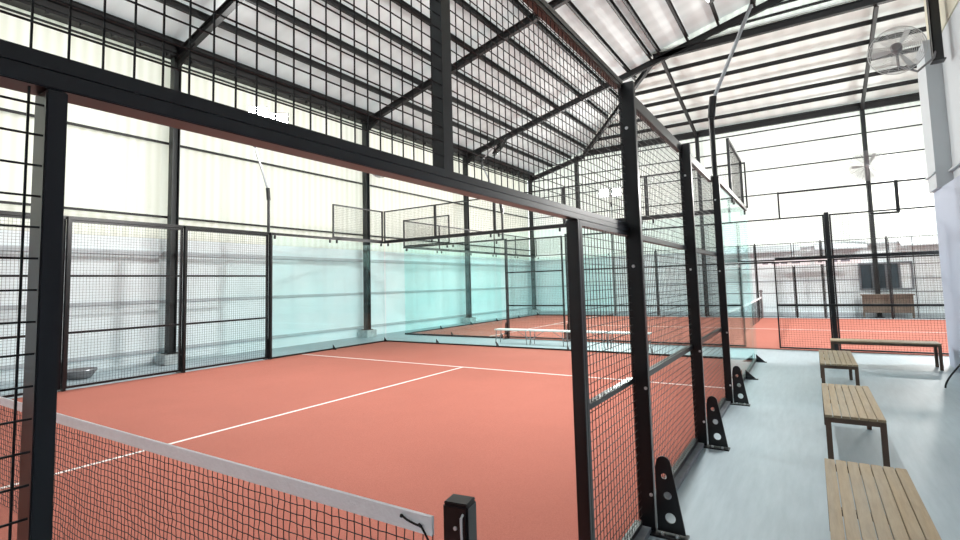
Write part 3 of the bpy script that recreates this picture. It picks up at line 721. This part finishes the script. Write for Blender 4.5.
# ------------------------------------------------------------------ fans
def fan(c, ax, R, bracket, label, sparse=False):
    c = Vector(c); ax = Vector(ax).normalized()
    t = thing('wall_fan', tuple(c), label, 'fan', 'round industrial fans')
    g = MB()
    tt = Vector((0,0,1)); r = ax.cross(tt).normalized(); u = r.cross(ax)
    nr = 15
    for side in (-1, 1):
        for k in range(1, nr+1):
            q = k/nr; g.ring(c+ax*(side*.10*math.sqrt(max(0,1-q*q))*1.0), ax, R*q, .013 if sparse else .006, 28, 4)
        for k in range(16):
            a = 2*PI*k/16; e = r*math.cos(a)+u*math.sin(a)
            pts = [c+e*(R*q)+ax*(side*.10*math.sqrt(max(0,1-q*q))) for q in (.15,.5,.8,1)]
            for i in range(3): g.bar(pts[i], pts[i+1], .004, .004, caps=False)
    g.ring(c, ax, R, .014, 32, 6)
    mesh_obj('guard', g, 'grey_plastic' if sparse else 'grey_wire', t)
    for k in range(3):
        b = MB(); vs = []
        for j in range(7):
            q = .12+.76*j/6; w = .30*math.sin(.5+q*2.2)
            for s_ in (-1, 1):
                a = 2*PI*k/3 + s_*w*.55
                vs.append(c+(r*math.cos(a)+u*math.sin(a))*(R*q)+ax*(s_*.03))
        vs2 = [v+ax*.004 for v in vs]
        n = len(vs); fs = []
        for j in range(6): fs += [(2*j,2*j+1,2*j+3,2*j+2),(n+2*j+2,n+2*j+3,n+2*j+1,n+2*j),(2*j,2*j+2,n+2*j+2,n+2*j),(2*j+1,n+2*j+1,n+2*j+3,2*j+3)]
        fs += [(0,n,n+1,1),(2*6,2*6+1,n+2*6+1,n+2*6)]
        b.add(vs+vs2, fs); mesh_obj('blade', b, 'grey_wire' if sparse else 'white_plastic', t)
    mesh_obj('motor', MB().lathe([(0,-.09),(.055,-.08),(.06,0),(.07,.12),(.07,.22),(.05,.26),(0,.26)], c, ax, 16), 'grey_plastic', t)
    m = MB().path([c+ax*.2, *[Vector(p) for p in bracket]], .035, 8)
    mesh_obj('bracket', m, 'grey_plastic', t)
    return t
fan((2.26,8.1,4.98), (-.15,-1,-.12), .345, [(2.3,8.36,4.82),(2.6,8.9,4.85),(2.88,9.3,5.15),(2.92,9.36,5.3)], 'round grey fan on a curved arm beside the hanging black post')
fan((3.1,22.75,5.82), (-.1,-1,-.25), .58, [(3.12,23.1,5.7),(3.12,23.25,5.5)], 'round fan high on the end wall column', True)
fan((-11.2,11.1,5.8), (1,-.45,-.2), .38, [(-11.5,11.0,5.7),(-11.6,10.95,5.6)], 'pale round fan beside the second column of the left wall', True)

# galvanised basin behind the far mesh
t = thing('basin', (-11.4,2.75,0), 'shallow round grey basin on the floor behind the far mesh', 'basin')
mesh_obj('bowl', MB().lathe([(0,.03),(.17,.03),(.20,.06),(.27,.17),(.29,.175),(.29,.16),(.215,.04),(.18,.0),(0,0)], (-11.4,2.75,0), n=28), 'grey_plastic', t, smooth=True)
mesh_obj('rim', MB().ring((-11.4,2.75,.172), (0,0,1), .285, .018, 28), 'silver', t)
# curved black tube at the right edge
t = thing('stool', (2.72,7.5,0), 'black stool leg, a curved tube poking in at the right edge by the wall', 'stool')
for qx, qy in ((-1,1),(1,1),(-1,-1),(1,-1)):
    bxs, bys = (2.475 if qx < 0 else 2.91), (8.27 if qy > 0 else 7.1)
    cx, cy = 2.72, 7.68
    pts = []
    for k in range(9):
        q = k/8; e = 1-math.sin(q*PI/2)
        pts.append((cx+(bxs-cx)*(.25+.75*(math.cos(q*PI/2))), cy+(bys-cy)*(.25+.75*(math.cos(q*PI/2))), .012+.50*q**1.3*1.0))
    mesh_obj('leg', MB().path(pts, .024), 'black', t)
mesh_obj('seat', MB().lathe([(0,.51),(.15,.51),(.17,.53),(.16,.56),(0,.57)], (2.76,7.68,0), n=24), 'black', t)

for o in bpy.data.objects:
    if '_w' in o: del o['_w']

# ------------------------------------------------------------------ daylight outside
w = bpy.data.worlds.new('sky'); S.world = w; w.use_nodes = True
bg = w.node_tree.nodes['Background']; bg.inputs[0].default_value = (.93, .97, 1.0, 1); bg.inputs[1].default_value = 2.6

# ------------------------------------------------------------------ camera
cam = bpy.data.cameras.new('camera'); co = bpy.data.objects.new('camera', cam); COL.objects.link(co)
yaw, pit, rol, F = .573951, .0766062, -.0264709, 506.5307
f = Vector((-math.sin(yaw)*math.cos(pit), math.cos(yaw)*math.cos(pit), math.sin(pit)))
r = Vector((math.cos(yaw), math.sin(yaw), 0)); u = r.cross(f)
r2 = r*math.cos(rol)+u*math.sin(rol); u2 = -r*math.sin(rol)+u*math.cos(rol)
co.matrix_world = Matrix(((r2.x,u2.x,-f.x,.949456),(r2.y,u2.y,-f.y,-1.495028),(r2.z,u2.z,-f.z,1.649396),(0,0,0,1)))
cam.sensor_width = 36; cam.sensor_fit = 'HORIZONTAL'; cam.lens = F/960*36; cam.shift_y = -(270-246.0458)/960
cam.clip_start = .05; cam.clip_end = 200
S.camera = co
S.view_settings.view_transform = 'Standard'; S.view_settings.look = 'None'
S.view_settings.gamma = 1; S.view_settings.exposure = 0.75
S.cycles.transparent_max_bounces = 64; S.view_settings.use_curve_mapping = False
